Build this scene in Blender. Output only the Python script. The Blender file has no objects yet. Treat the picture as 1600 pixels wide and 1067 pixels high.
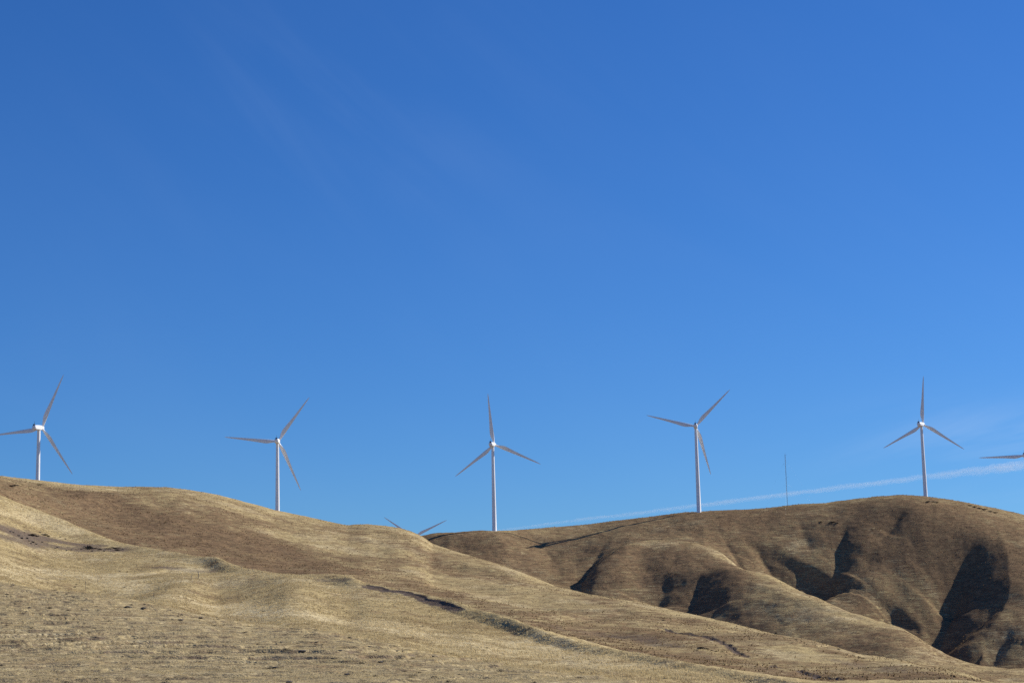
import bpy, math
import numpy as np
from mathutils import Vector, Matrix

rng = np.random.default_rng(11)
scene = bpy.context.scene
COL = scene.collection

# ------------------------------------------------------------------ camera
F = 2900.0                       # focal length in photo pixels (1600 wide)
PITCH, ROLL = math.radians(10.03), math.radians(1.29)
CZ = 1.7
fwd = np.array([0, math.cos(PITCH), math.sin(PITCH)])
up0 = np.array([0, -math.sin(PITCH), math.cos(PITCH)])
rt0 = np.array([1.0, 0, 0])
RT = rt0 * math.cos(ROLL) - up0 * math.sin(ROLL)
UP = up0 * math.cos(ROLL) + rt0 * math.sin(ROLL)
cam_data = bpy.data.cameras.new('camera')
cam = bpy.data.objects.new('camera', cam_data)
COL.objects.link(cam)
M4 = Matrix.Identity(4)
for i in range(3):
    M4[i][0] = RT[i]; M4[i][1] = UP[i]; M4[i][2] = -fwd[i]
M4[2][3] = CZ
cam.matrix_world = M4
cam_data.sensor_width = 36.0
cam_data.lens = F / 1600 * 36
cam_data.clip_start = 0.5
cam_data.clip_end = 250000
scene.camera = cam


def ray(x, y):
    x = np.asarray(x, float); y = np.asarray(y, float)
    return fwd + ((x - 800) / F)[..., None] * RT + ((533.5 - y) / F)[..., None] * UP


def az_t(x, y):
    d = ray(x, y)
    return np.arctan2(d[..., 0], d[..., 1]), d[..., 2] / np.hypot(d[..., 0], d[..., 1])


# ------------------------------------------------------------------ noise
_perm = np.random.default_rng(5).permutation(4096)
_perm = np.concatenate([_perm, _perm])
_ang = np.random.default_rng(6).random(4096) * 2 * np.pi
_gx, _gy = np.cos(_ang), np.sin(_ang)


def gnoise(x, y):
    xi = np.floor(x).astype(np.int64); yi = np.floor(y).astype(np.int64)
    xf = x - xi; yf = y - yi
    u = xf * xf * xf * (xf * (xf * 6 - 15) + 10)
    v = yf * yf * yf * (yf * (yf * 6 - 15) + 10)

    def g(ix, iy, dx, dy):
        h = _perm[(_perm[ix & 4095] + iy) & 4095]
        return _gx[h] * dx + _gy[h] * dy
    a = g(xi, yi, xf, yf); b = g(xi + 1, yi, xf - 1, yf)
    c = g(xi, yi + 1, xf, yf - 1); d = g(xi + 1, yi + 1, xf - 1, yf - 1)
    return (a + u * (b - a)) + v * ((c + u * (d - c)) - (a + u * (b - a)))


def sstep(a, b, x):
    t = np.clip((x - a) / (b - a), 0, 1)
    return t * t * (3 - 2 * t)


# ------------------------------------------------------------------ ground
# Columns of the ground mesh are bearings, rows are ranges; every ridge of the
# place is a crest line of (bearing, range, height).
AZI = math.radians(17.5)
az_in = np.linspace(-AZI, AZI, 1180)
az_out = np.radians(np.concatenate([np.linspace(18, 30, 13), np.linspace(33, 178, 50)]))
AZ = np.concatenate([-az_out[::-1], az_in, az_out])
NC = len(AZ)


def smooth(v, n):
    if n < 2:
        return v
    k = np.hanning(n + 2); k /= k.sum()
    p = np.pad(v, (len(k) // 2, len(k) - 1 - len(k) // 2), mode='edge')
    return np.convolve(p, k, mode='valid')


def curve(pts, sm=9):
    """crest line given where it shows -> tan(elevation) per bearing"""
    p = np.array(pts, float)
    xs = np.linspace(p[0, 0], p[-1, 0], 1400)
    ys = smooth(np.interp(xs, p[:, 0], p[:, 1]), sm)
    a, t = az_t(xs, ys)
    return np.interp(AZ, a, t)


def rcurve(pts, sm=60):
    p = np.array(pts, float)
    xs = np.linspace(-120, 1720, 1400)
    r = smooth(np.interp(xs, p[:, 0], p[:, 1]), sm)
    a, _ = az_t(xs, np.full_like(xs, 850.0))
    return np.interp(AZ, a, r)


t_N = curve([(-100, 892), (0, 904), (60, 914), (135, 922), (184, 932), (260, 945), (398, 974), (492, 982), (584, 1000),
             (676, 1019), (800, 1040), (950, 1058), (1100, 1080), (1300, 1110), (1700, 1170)], 25)
r_N = rcurve([(-100, 330), (0, 320), (260, 300), (500, 265), (800, 215), (1000, 185), (1200, 165), (1700, 150)])
t_F = curve([(-100, 742), (-20, 759), (10, 768), (24, 775), (55, 787), (92, 806), (122, 822), (153, 835), (180, 845), (215, 852.5), (276, 863),
             (306, 869), (322, 869.5), (338, 869), (346, 872), (356, 878), (368, 882), (380, 886), (400, 891), (446, 898), (500, 898),
             (547, 898.5), (565, 907), (572, 911), (614, 918), (660, 927), (706, 937), (737, 950), (768, 957), (800, 966),
             (836, 980), (866, 991), (900, 1000), (926, 1006), (960, 1013), (1000, 1020), (1040, 1028),
             (1092, 1038), (1150, 1047), (1200, 1055), (1300, 1072), (1400, 1090), (1700, 1150)], 17)
r_F = rcurve([(-100, 745), (0, 740), (60, 735), (153, 700), (306, 600), (398, 540), (547, 480), (700, 430), (800, 385), (900, 340),
              (1076, 290), (1316, 235), (1700, 200)], 80)
M_PTS = [(-100, 737), (0, 743), (61, 750), (123, 757), (184, 760.5), (260, 761.5), (291, 764.5), (337, 772), (398, 787), (434, 797),
         (477, 806), (522, 816), (543, 820), (556, 819), (575, 818.5), (599, 820.5), (621, 823.5), (640, 829), (657, 837), (676, 851), (737, 868), (798, 887.5),
         (846, 904), (892, 915), (938, 926), (999, 940), (1060, 956), (1106, 965), (1152, 976), (1200, 987), (1261, 1002),
         (1307, 1014), (1347, 1025), (1415, 1034), (1476, 1045), (1507, 1054), (1531, 1062), (1600, 1085), (1700, 1110)]
t_M = curve(M_PTS, 7)
r_M = rcurve([(-100, 1380), (0, 1385), (260, 1440), (434, 1500), (600, 1520), (657, 1480), (800, 1320), (1000, 1120), (1200, 930), (1400, 720),
              (1531, 600), (1700, 520)])
S_PTS = [(-100, 830), (200, 840), (600, 852), (660, 856), (760, 885), (840, 908), (880, 912), (905, 898), (930, 878), (955, 861), (980, 851), (1000, 847), (1045, 845), (1080, 848),
         (1106, 853), (1131, 861), (1152, 870), (1165, 877), (1200, 893), (1246, 918), (1298, 939), (1353, 961), (1390, 974), (1415, 985),
         (1440, 1001), (1464, 1019), (1482, 1029), (1500, 1036), (1531, 1045), (1565, 1048.5), (1600, 1050), (1700, 1060)]
t_S = np.where(AZ < az_t(np.array(1090.), np.array(850.))[0], curve(S_PTS, 46), curve(S_PTS, 11))
t_S = smooth(t_S, 7)
r_S = rcurve([(-100, 1620), (434, 1625), (560, 1575), (660, 1545), (800, 1440), (893, 1390), (950, 1430), (1000, 1480), (1100, 1470), (1200, 1400), (1350, 1290),
              (1500, 1190), (1600, 1160), (1700, 1150)])
t_C = curve([(-100, 850), (400, 856), (560, 843), (640, 836), (657, 834.5), (700, 833), (774, 829), (800, 828), (861, 823), (907, 819), (953, 813.6), (1014, 807.5),
             (1060, 802.5), (1085, 800.6), (1105, 799), (1137, 797), (1200, 793.5), (1231, 790), (1292, 786), (1338, 779.5), (1368, 775), (1408, 772), (1439, 774),
             (1460, 776.5), (1506, 784), (1552, 793.5), (1583, 800), (1600, 804), (1700, 830)], 9)
r_C = rcurve([(-100, 1740), (434, 1660), (560, 1610), (660, 1585), (774, 1594), (840, 1645), (900, 1672), (1000, 1684), (1085, 1662), (1250, 1665), (1440, 1668), (1600, 1720), (1700, 1740)])
t_B = curve([(-100, 810), (60, 812), (300, 828), (434, 836), (600, 848), (770, 834), (1000, 812), (1086, 808), (1250, 806), (1445, 792), (1520, 808), (1600, 832), (1700, 850)], 60)

k0r = np.full(NC, 60.0); k0t = np.full(NC, -1.7 / 60)
r_1 = rcurve([(-100, 150), (800, 125), (1700, 100)])
t_1 = curve([(-100, 1072), (0, 1070), (800, 1077), (1000, 1090), (1300, 1122), (1700, 1185)], 25)
t_1 = np.maximum(t_1, -1.7 / r_1 + 0.0005)
t_N = np.maximum(t_N, t_1 + 0.0015)
t_F = np.maximum(t_F, t_N + 0.002)
r_M = np.maximum(r_M, r_F * 1.25)
# hollows between the crests
dF = np.interp(AZ, az_t(np.array([-60, 40, 200, 330, 440, 560, 740, 800, 840, 1000, 1300, 1700.]), np.full(12, 900.))[0],
               [0, .003, .016, .018, .012, .010, .009, .005, .0015, .002, .002, .002])
r_3 = r_N + 0.10 * (r_F - r_N); t_3 = t_N - 0.0030
r_5 = r_F + 0.30 * (r_M - r_F)
t_5 = smooth(np.minimum(t_F - dF, t_M - 0.004), 90)
t_5 = np.minimum(t_5, t_F - .0012)
dM = np.interp(AZ, az_t(np.array([-60, 500, 640, 660, 700, 800, 900, 1100, 1300, 1500, 1700.]), np.full(11, 860.))[0],
               [.001, .001, .001, .003, .007, .016, .020, .018, .016, .016, .016])
r_7 = r_M + 0.45 * (r_S - r_M)
t_7 = smooth(t_M, 60) - dM
left = 1 - sstep(560, 690, np.interp(AZ, az_t(np.linspace(-300, 1900, 60), np.full(60, 830.))[0], np.linspace(-300, 1900, 60)))
# behind the left-hand skyline the ground simply falls away to the turbine bases
tgt = np.interp(AZ, az_t(np.array([-100., 65, 434, 560, 690]), np.full(5, 800.))[0], [1465, 1474, 1546, 1560, 1570])
r_7 = r_7 * (1 - left) + np.maximum(tgt, r_M + 25) * left
pxa = np.interp(AZ, az_t(np.linspace(-300, 1900, 60), np.full(60, 850.))[0], np.linspace(-300, 1900, 60))
drop = np.interp(pxa, [-100, 65, 250, 434, 560, 660], [.027, .026, .017, .0135, .006, .004])
t_S = t_S * (1 - left) + (t_M - drop - .002) * left
t_7 = t_7 * (1 - left) + (t_M - drop) * left
d9 = np.interp(pxa, [-100, 880, 900, 950, 1000, 1100, 1150, 1250, 1400, 1500, 1700], [.0005, .0005, .002, .002, .001, .002, .008, .022, .031, .028, .024])
r_9 = r_S + 0.15 * (r_C - r_S)
t_9 = smooth(t_S, 40) - d9
t_C = np.maximum(t_C, t_M * 0 + 0.02)
t_C = np.where(left > 0.0, t_C * (1 - left) + np.minimum(t_C, t_S - .002) * left, t_C)
r_B = np.maximum(r_C * 1.05, 1690)
t_Bk = np.minimum(t_B, t_C - 0.0015)
r_T = np.full(NC, 2300.0); t_T = np.minimum(curve([(-100, 940), (640, 940), (1700, 960)]), t_Bk - .01)
r_E = np.full(NC, 4200.0); t_E = np.full(NC, 0.008)
r_G = np.full(NC, 9000.0); t_G = np.full(NC, -0.004)
r_H = np.full(NC, 90000.0); t_H = np.full(NC, -0.0009)

r_4 = r_F - .10 * (r_F - r_3)
t_4 = smooth(np.min(np.lib.stride_tricks.sliding_window_view(np.pad(t_F, 40, mode='edge'), 81), axis=1) - .0005, 78); t_4 = np.minimum(t_4, t_F - .0004); t_4 = np.maximum(t_4, t_3 + .0006)
KR = np.stack([k0r, r_1, r_N, r_3, r_4, r_F, r_5, r_M, r_7, r_S, r_9, r_C, r_B, r_T, r_E, r_G, r_H])
KT = np.stack([k0t, t_1, t_N, t_3, t_4, t_F, t_5, t_M, t_7, t_S, t_9, t_C, t_Bk, t_T, t_E, t_G, t_H])
for k in range(1, len(KR)):
    KR[k] = np.maximum(KR[k], KR[k - 1] + 4)
KPOS = [0, 1, 2, 3, 3.85] + list(range(4, 16))
ROWS = [16, 270, 26, 180, 120, 16, 200, 16, 120, 16, 170, 18, 18, 14, 10, 10]
# pchip slopes
h = np.diff(KR, axis=0); dl = np.diff(KT, axis=0) / h
sl = np.zeros_like(KT)
w1 = 2 * h[1:] + h[:-1]; w2 = h[1:] + 2 * h[:-1]
with np.errstate(divide='ignore', invalid='ignore'):
    inner = (w1 + w2) / (w1 / dl[:-1] + w2 / dl[1:])
sl[1:-1] = np.where(dl[:-1] * dl[1:] > 0, inner, 0)
sl[0] = dl[0]; sl[-1] = dl[-1]
Rr, Tt, Seg = [], [], []
for k, n in enumerate(ROWS):
    for j in range(n):
        s = j / n
        h00 = 2 * s**3 - 3 * s**2 + 1; h10 = s**3 - 2 * s**2 + s
        h01 = -2 * s**3 + 3 * s**2; h11 = s**3 - s**2
        Rr.append(KR[k] + s * h[k])
        Tt.append(h00 * KT[k] + h10 * h[k] * sl[k] + h01 * KT[k + 1] + h11 * h[k] * sl[k + 1])
        Seg.append(KPOS[k] + s * (KPOS[k + 1] - KPOS[k]))
Rr.append(KR[-1]); Tt.append(KT[-1]); Seg.append(KPOS[-1])
near = [3, 8, 15, 25, 35, 47]
GR = np.concatenate([np.repeat(np.array(near, float)[:, None], NC, 1), np.array(Rr)])
GZ = np.concatenate([np.full((len(near), NC), 0.0), np.array(Rr) * np.array(Tt) + CZ])
SEG = np.concatenate([np.full(len(near), -0.5), np.array(Seg)])[:, None] * np.ones((1, NC))
wide = 1 - sstep(math.radians(24), math.radians(75), np.abs(AZ))
GZ = GZ * (0.12 + 0.88 * wide)[None, :]
GX = GR * np.sin(AZ)[None]; GY = GR * np.cos(AZ)[None]
NR = GR.shape[0]


def hit(x, y):
    """where the line of sight to a photo pixel first meets the ground, as it stands now"""
    a, t = az_t(np.array(float(x)), np.array(float(y)))
    c = np.searchsorted(AZ, a) - 1
    f = (a - AZ[c]) / (AZ[c + 1] - AZ[c])
    r = GR[:, c] * (1 - f) + GR[:, c + 1] * f
    z = GZ[:, c] * (1 - f) + GZ[:, c + 1] * f
    tt = (z - CZ) / r
    i = int(np.argmax((tt >= t) & (r > 50)))
    if i == 0:
        i = int(np.argmax(tt[: NR - 60]))
        return np.array([r[i] * math.sin(a), r[i] * math.cos(a), z[i]])
    g = np.clip((t - tt[i - 1]) / (tt[i] - tt[i - 1] + 1e-9), 0, 1)
    rr = r[i - 1] * (1 - g) + r[i] * g
    return np.array([rr * math.sin(a), rr * math.cos(a), z[i - 1] * (1 - g) + z[i] * g])


def height(x, y):
    a = math.atan2(x, y); r0 = math.hypot(x, y)
    c = np.searchsorted(AZ, a) - 1
    f = (a - AZ[c]) / (AZ[c + 1] - AZ[c])
    r = GR[:, c] * (1 - f) + GR[:, c + 1] * f
    z = GZ[:, c] * (1 - f) + GZ[:, c + 1] * f
    return float(np.interp(r0, r, z))


def along(poly, pad):
    """plan distance of ground points to a line laid over the ground"""
    P = np.array([hit(*p)[:2] for p in poly])
    sel = ((GX > P[:, 0].min() - pad) & (GX < P[:, 0].max() + pad) & (GY > P[:, 1].min() - pad) & (GY < P[:, 1].max() + pad))
    X = GX[sel]; Y = GY[sel]
    best = np.full(X.shape, 1e9); pos = np.zeros(X.shape); side = np.zeros(X.shape)
    L = np.hypot(*np.diff(P, axis=0).T); cum = np.concatenate([[0], np.cumsum(L)])
    for i in range(len(P) - 1):
        d = P[i + 1] - P[i]; q = np.clip(((X - P[i, 0]) * d[0] + (Y - P[i, 1]) * d[1]) / (L[i] ** 2 + 1e-9), 0, 1)
        ex = X - P[i, 0] - q * d[0]; ey = Y - P[i, 1] - q * d[1]
        e = np.hypot(ex, ey); m = e < best
        best[m] = e[m]; pos[m] = (cum[i] + q[m] * L[i]) / cum[-1]
        side[m] = np.sign(d[0] * ey - d[1] * ex)[m]
    return sel, best, pos, side


def groove(poly, depth, width, ends=.18, sharp=1.0):
    sel, d, s, _ = along(poly, width * 3)
    e = sstep(0, ends, s) * sstep(0, ends, 1 - s) * .75 + .25
    wob = 1 + .35 * gnoise(GX[sel] / 19 + 7, GY[sel] / 19)
    GZ[sel] -= depth * e * np.exp(-(d * wob / width) ** (2 * sharp))


def crease(poly, depth, width):
    """a dry gully with a sharp bottom between rounded spurs"""
    sel, d, s, _ = along(poly, width * 5)
    X, Y = GX[sel], GY[sel]
    jit = 1.5 * gnoise(X / 16, Y / 16) + .5 * gnoise(X / 5, Y / 5)
    wob = 1 + .30 * gnoise(X / 55 + 7, Y / 55)
    dd = np.sqrt((d * wob + jit * sstep(.5, 6, d)) ** 2 + 1.2)
    e = sstep(0, .45, s) * (.7 + .3 * s)
    e = e * (1 - .5 * sstep(.93, 1, s))
    GZ[sel] -= depth * e * np.exp(-dd / (width * (.55 + .6 * s)))


def bank(rib, depth, w1, w2):
    """a broad bank falling west from a rib for w1 metres and rising again over w2, all edges rounded"""
    sel, d, s, side = along(rib, (w1 + w2) * 1.4)
    X, Y = GX[sel], GY[sel]
    dd = d * -side * (1 + .2 * gnoise(X / 70 + 7, Y / 70)) + 3 * gnoise(X / 40, Y / 40) + .6 * gnoise(X / 11, Y / 11)
    P0, P1 = hit(*rib[0])[1], hit(*rib[-1])[1]
    s = np.clip((P0 - Y + 6 * gnoise(X / 50, Y / 50)) / (P0 - P1), 0, 1)
    a = np.clip(dd / w1, 0, None); b = np.clip((w1 + w2 - dd) / w2, 0, None)
    m = 1 / np.maximum(a, 1e-3) ** 4 + 1 / np.maximum(b, 1e-3) ** 4
    GZ[sel] -= depth * sstep(0, .65, s) * (1 - .4 * sstep(.8, 1, s)) * m ** -.25 * sstep(0, .7, b)


def scarp(poly, hgt, back):
    """a cut bank: the near side drops by hgt and climbs back over `back` metres"""
    sel, d, s, side = along(poly, back * 1.5)
    e = sstep(0, .12, s) * sstep(0, .12, 1 - s)
    nz = gnoise(GX[sel] / 8, GY[sel] / 8) * 1.3 + gnoise(GX[sel] / 2.5, GY[sel] / 2.5) * .5
    dd = d * -side + nz
    drop = sstep(0, 1.0, dd) * (1 - sstep(1.0, back, dd)) * (.75 + .5 * gnoise(GX[sel] / 9 + 2, GY[sel] / 9))
    GZ[sel] -= hgt * e * drop
    BARE_SHADE[sel] = np.maximum(BARE_SHADE[sel], e * sstep(-.3, .3, dd) * (1 - sstep(1.8, 3.5, dd)))


def patch(arr, poly, rad, val, edge=.6):
    sel, d, s, _ = along(poly, rad * 2)
    nz = gnoise(GX[sel] / (rad * .7), GY[sel] / (rad * .7)) * .7 + gnoise(GX[sel] / (rad * .2), GY[sel] / (rad * .2)) * .35
    w = 1 - sstep(rad * (1 - edge), rad, d + nz * rad * .6)
    if arr is BROWN:
        w = w * sstep(4.5, 4.9, SEG[sel])
    arr[sel] = arr[sel] * (1 - w) + val * w


BARE_SHADE = np.zeros_like(GZ)  # open soil, plus shade painted on terrace risers and at one turbine's foot
BROWN = np.zeros_like(GZ)
# broad folds and creases of the far hill
crease([(966, 828), (950, 842), (936, 862), (922, 884), (906, 904), (894, 916)], 9, 13)
crease([(1122, 826), (1130, 842), (1142, 856), (1154, 870), (1166, 880)], 10, 11)
crease([(1176, 846), (1192, 866), (1212, 884), (1236, 900)], 9, 12)
crease([(1328, 806), (1316, 828), (1310, 846), (1309, 864), (1298, 882), (1284, 896), (1266, 914)], 12, 14)
crease([(1420, 789), (1402, 799), (1384, 816)], 5, 9)
crease([(1540, 832), (1516, 850), (1498, 868), (1484, 886), (1474, 905), (1456, 935), (1434, 966), (1440, 990), (1462, 1016)], 21, 28)
crease([(1530, 832), (1504, 858), (1482, 880), (1462, 906)], 10, 18)
crease([(1590, 918), (1560, 938), (1520, 956), (1484, 972), (1448, 984)], 8, 20)
bank([(1545, 806), (1562, 836), (1577, 878), (1580, 915), (1557, 970), (1536, 1003)], 27, 64, 72)
crease([(1600, 978), (1572, 990), (1545, 1018), (1520, 1036)], 12, 20)
crease([(1290, 890), (1282, 905), (1276, 925)], 13, 28)
crease([(1352, 935), (1340, 948), (1328, 952)], 8, 14)
crease([(1406, 938), (1396, 955), (1392, 970)], 7, 12)
crease([(1370, 850), (1352, 872), (1330, 890)], 4, 14)
crease([(1250, 812), (1256, 836), (1266, 858)], 3, 10)
crease([(1046, 892), (1036, 918), (1022, 942)], 6, 15)
crease([(1096, 892), (1088, 925), (1072, 958)], 8, 20)
crease([(960, 884), (958, 908), (952, 930)], 6, 12)
crease([(840, 836), (856, 860), (872, 884)], 3, 12)
crease([(1180, 930), (1200, 950), (1230, 968)], 3, 14)
# folds of the middle hill and the left spur
groove([(30, 778), (75, 790), (130, 796)], 8, 22)
groove([(95, 792), (150, 783), (230, 788), (330, 800)], -5, 16)
groove([(520, 850), (610, 864), (690, 876), (760, 895)], 5, 26)
groove([(600, 900), (700, 905), (800, 930), (905, 958)], 4, 25)
groove([(206, 938), (255, 924), (300, 912), (345, 909)], -3, 9, .3)
groove([(120, 905), (180, 918), (240, 935)], 3.2, 18)
groove([(240, 890), (270, 889), (310, 896)], 1.5, 8)
groove([(846, 966), (892, 967), (930, 962), (970, 957)], 2.2, 10)
groove([(900, 985), (960, 992), (1010, 1000), (1050, 1012)], 2.0, 11)
scarp([(566, 909), (614, 919.5), (660, 929), (704, 941), (738, 954)], .34, 6)
scarp([(1022, 981), (1080, 993), (1130, 1005), (1182, 1027)], .8, 8)
scarp([(1200, 1032), (1250, 1045), (1330, 1066)], .7, 8)

# natural roughness, growing with the size of the hill it sits on
far = sstep(2.3, 4.2, SEG) * (1 - sstep(12.5, 14, SEG))
vfar = sstep(5.0, 6.0, SEG) * (1 - sstep(11, 13, SEG))
crest = np.exp(-((SEG - 6) / .22) ** 2) + np.exp(-((SEG - 10) / .2) ** 2) + np.exp(-((SEG - 4) / .2) ** 2)
damp = 1 - .8 * np.clip(crest, 0, 1)
GZ += vfar * damp * 6.5 * gnoise(GX / 120 + 3, GY / 120) + far * damp * (1.6 * gnoise(GX / 45, GY / 45 + 9) + .8 * gnoise(GX / 20 + 4, GY / 20))
GZ += vfar * damp * (.65 * gnoise(GX / 13, GY / 13 + 5) + .4 * gnoise(GX / 6, GY / 6 + 1))
GZ += vfar * damp * 1.8 * np.abs(gnoise(GX / 34 + 1, GY / 60))
mid = sstep(-.2, .6, SEG) * (1 - sstep(11, 13, SEG))
GZ += mid * (.26 * gnoise(GX / 9, GY / 9 + 2) + .12 * gnoise(GX / 3.4, GY / 3.4) + .05 * gnoise(GX / 1.3, GY / 1.3))
GZ += (1 - sstep(1.8, 2.3, SEG)) * mid * (.16 * gnoise(GX / 4.2 + 1, GY / 3) + .10 * gnoise(GX / 1.7, GY / 1.4))
# cattle terraces along the contours of the near slope
q = GZ / .62 + 1.1 * gnoise(GX / 26, GY / 26) + .35 * gnoise(GX / 7, GY / 7)
fr = q - np.floor(q)
tread = sstep(.80, .98, fr) - fr
near_w = (1 - sstep(1.75, 2.2, SEG)) * sstep(.3, 1, SEG) * (.45 + .55 * sstep(-.15, .25, gnoise(GX / 30 + 5, GY / 30)))
GZ += .42 * near_w * tread
PATH = np.exp(-((fr - .10) / .09) ** 2) * near_w * sstep(-.1, .3, gnoise(GX / 18 + 1, GY / 18 + 7))
riser = np.exp(-((fr - .88) / .10) ** 2) * near_w
q2 = GZ / 2.3 + .9 * gnoise(GX / 60, GY / 60 + 3) + .3 * gnoise(GX / 14, GY / 14)
fr2 = q2 - np.floor(q2)
mid_w = sstep(4.5, 5.1, SEG) * (1 - sstep(5.8, 6, SEG))
GZ += .35 * mid_w * (sstep(.6, .98, fr2) - fr2)

# ---- what grows where, plus sun and shade painted into the cover colours
BROWN += .35 * np.exp(-((SEG - 5.3) / .32) ** 2) * (1 - sstep(430, 620, pxa))[None, :]
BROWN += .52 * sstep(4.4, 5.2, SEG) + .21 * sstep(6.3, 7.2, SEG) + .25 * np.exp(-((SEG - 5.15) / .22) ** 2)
BROWN -= .30 * np.exp(-((SEG - 6) / .16) ** 2) + .10 * np.exp(-((SEG - 10) / .10) ** 2)  # paler tint paints the sunlit crest of the middle hill
BROWN -= (.36 * np.exp(-((SEG - 8) / .35) ** 2) * sstep(1060, 1180, pxa)[None, :] + .22 * np.exp(-((SEG - 8) / .25) ** 2) * (sstep(960, 1000, pxa) * (1 - sstep(1060, 1180, pxa)))[None, :])  # centre spur's crest and crown painted paler as if sunlit
BROWN += .34 * gnoise(GX / 75 + 2, GY / 75) * sstep(4.0, 5.4, SEG) + .22 * gnoise(GX / 24, GY / 24) * sstep(2.5, 5, SEG)
BROWN += .16 * gnoise(GX / 16 + 8, GY / 16)
BROWN += sstep(2.05, 2.4, SEG) * (1 - sstep(3.9, 4.2, SEG)) * (.10 + .55 * gnoise(GX / 13 + 3, GY / 19) + .35 * gnoise(GX / 5, GY / 7))
SHORT = (1 - sstep(1.8, 2.15, SEG + .25 * gnoise(GX / 14, GY / 14)))          # grazed grey stubble of the near slope
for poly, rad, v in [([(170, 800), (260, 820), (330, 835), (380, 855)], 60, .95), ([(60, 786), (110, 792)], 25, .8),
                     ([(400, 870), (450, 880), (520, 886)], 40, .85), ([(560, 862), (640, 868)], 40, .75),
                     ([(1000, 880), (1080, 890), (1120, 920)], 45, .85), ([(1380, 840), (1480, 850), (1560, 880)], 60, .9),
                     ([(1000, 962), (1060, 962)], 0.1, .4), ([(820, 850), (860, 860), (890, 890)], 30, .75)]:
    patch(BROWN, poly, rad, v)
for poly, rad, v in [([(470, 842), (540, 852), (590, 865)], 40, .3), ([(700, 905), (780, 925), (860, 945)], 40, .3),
                     ([(1370, 930), (1410, 925), (1450, 930)], 20, .62), ([(1545, 1015), (1600, 1025)], 20, .55),  # these two paint the sunlit lobes of the right hill paler
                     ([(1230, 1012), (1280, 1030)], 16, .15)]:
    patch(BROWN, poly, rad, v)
for poly, rad, v in [([(1068, 801.5), (1130, 798)], 6, .9), ([(5, 826), (60, 838), (110, 850), (185, 860)], 13, .8), ([(8, 840), (60, 849), (120, 858)], 14, .72), ([(20, 834), (80, 842), (150, 853)], 9, .8), ([(255, 886), (290, 890), (325, 893)], 6.5, .7), ([(60, 903), (95, 904)], 4, .6),  # first entry paints the shade of a small cut below a turbine
                     ([(930, 990), (1000, 994), (1050, 1010)], 13, .62), ([(990, 1018), (1050, 1024)], 7, .6),
                     ([(1090, 1018), (1150, 1034), (1200, 1045)], 9, .5), ([(840, 972), (880, 984), (930, 990)], 7, .5),
                     ([(500, 905), (545, 905)], 5, .6), ([(915, 1045), (960, 1052)], 5, .6), ([(1300, 1030), (1350, 1042), (1420, 1050)], 12, .55),
                     ([(250, 929), (300, 922), (350, 913), (400, 909)], 7, .42), ([(330, 984), (370, 988)], 2.5, .55), ([(60, 985), (100, 992)], 3, .5)]:  # first entry darkens the front face of the grass knoll
    patch(BARE_SHADE, poly, rad, v, .9)
PALEA = np.zeros_like(GZ)
for poly, rad in [([(0, 888), (90, 893), (170, 905), (215, 922)], 11), ([(150, 898), (230, 898), (300, 891)], 10), ([(0, 800), (60, 812), (120, 828)], 12),
                  ([(330, 945), (420, 958), (520, 972)], 11), ([(560, 972), (680, 1000), (800, 1022)], 12), ([(820, 1005), (900, 1030), (1000, 1045)], 9)]:
    patch(PALEA, poly, rad, 1.0, .95)
BARE_SHADE = np.clip(np.maximum(BARE_SHADE, riser * .7 * sstep(-.1, .3, gnoise(GX / 6, GY / 6 + 5))), 0, 1)  # shade of the terrace risers painted in with the soil tone
np.clip(BROWN, 0, 1, out=BROWN)


def grid_mesh(name, X, Y, Z):
    nr, nc = X.shape
    me = bpy.data.meshes.new(name)
    co = np.stack([X, Y, Z], -1).reshape(-1, 3).astype(np.float32)
    idx = np.arange(nr * nc).reshape(nr, nc)
    qd = np.stack([idx[:-1, :-1], idx[:-1, 1:], idx[1:, 1:], idx[1:, :-1]], -1).reshape(-1, 4)
    return raw_mesh(me, co, qd, 4)


def raw_mesh(me, co, faces, k):
    n = len(faces)
    me.vertices.add(len(co)); me.vertices.foreach_set('co', co.astype(np.float32).ravel())
    me.loops.add(n * k); me.loops.foreach_set('vertex_index', faces.astype(np.int32).ravel())
    me.polygons.add(n)
    me.polygons.foreach_set('loop_start', np.arange(0, n * k, k, dtype=np.int32))
    me.polygons.foreach_set('use_smooth', np.ones(n, bool))
    me.update(calc_edges=True)
    return me


def link(name, me, mat=None, parent=None, **props):
    o = bpy.data.objects.new(name, me)
    COL.objects.link(o)
    if mat is not None and me is not None and not me.materials:
        me.materials.append(mat)
    if parent is not None:
        o.parent = parent
    for k, v in props.items():
        o[k] = v
    return o


def fattr(me, name, arr):
    a = me.attributes.new(name, 'FLOAT', 'POINT')
    a.data.foreach_set('value', np.asarray(arr, np.float32).ravel())


# ------------------------------------------------------------------ materials
def new_mat(name):
    m = bpy.data.materials.new(name); m.use_nodes = True
    nt = m.node_tree; b = nt.nodes['Principled BSDF']
    return m, nt, b


def N(nt, kind, **kw):
    n = nt.nodes.new(kind)
    for k, v in kw.items():
        if k.startswith('i_'):
            key = k[2:]
            n.inputs[int(key) if key.isdigit() else key].default_value = v
        else:
            setattr(n, k, v)
    return n


def math_(nt, op, a, b=None, c=None, clamp=False):
    n = nt.nodes.new('ShaderNodeMath'); n.operation = op; n.use_clamp = clamp
    for i, v in enumerate((a, b, c)):
        if v is None:
            continue
        if isinstance(v, (int, float)):
            n.inputs[i].default_value = v
        else:
            nt.links.new(v, n.inputs[i])
    return n.outputs[0]


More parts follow.
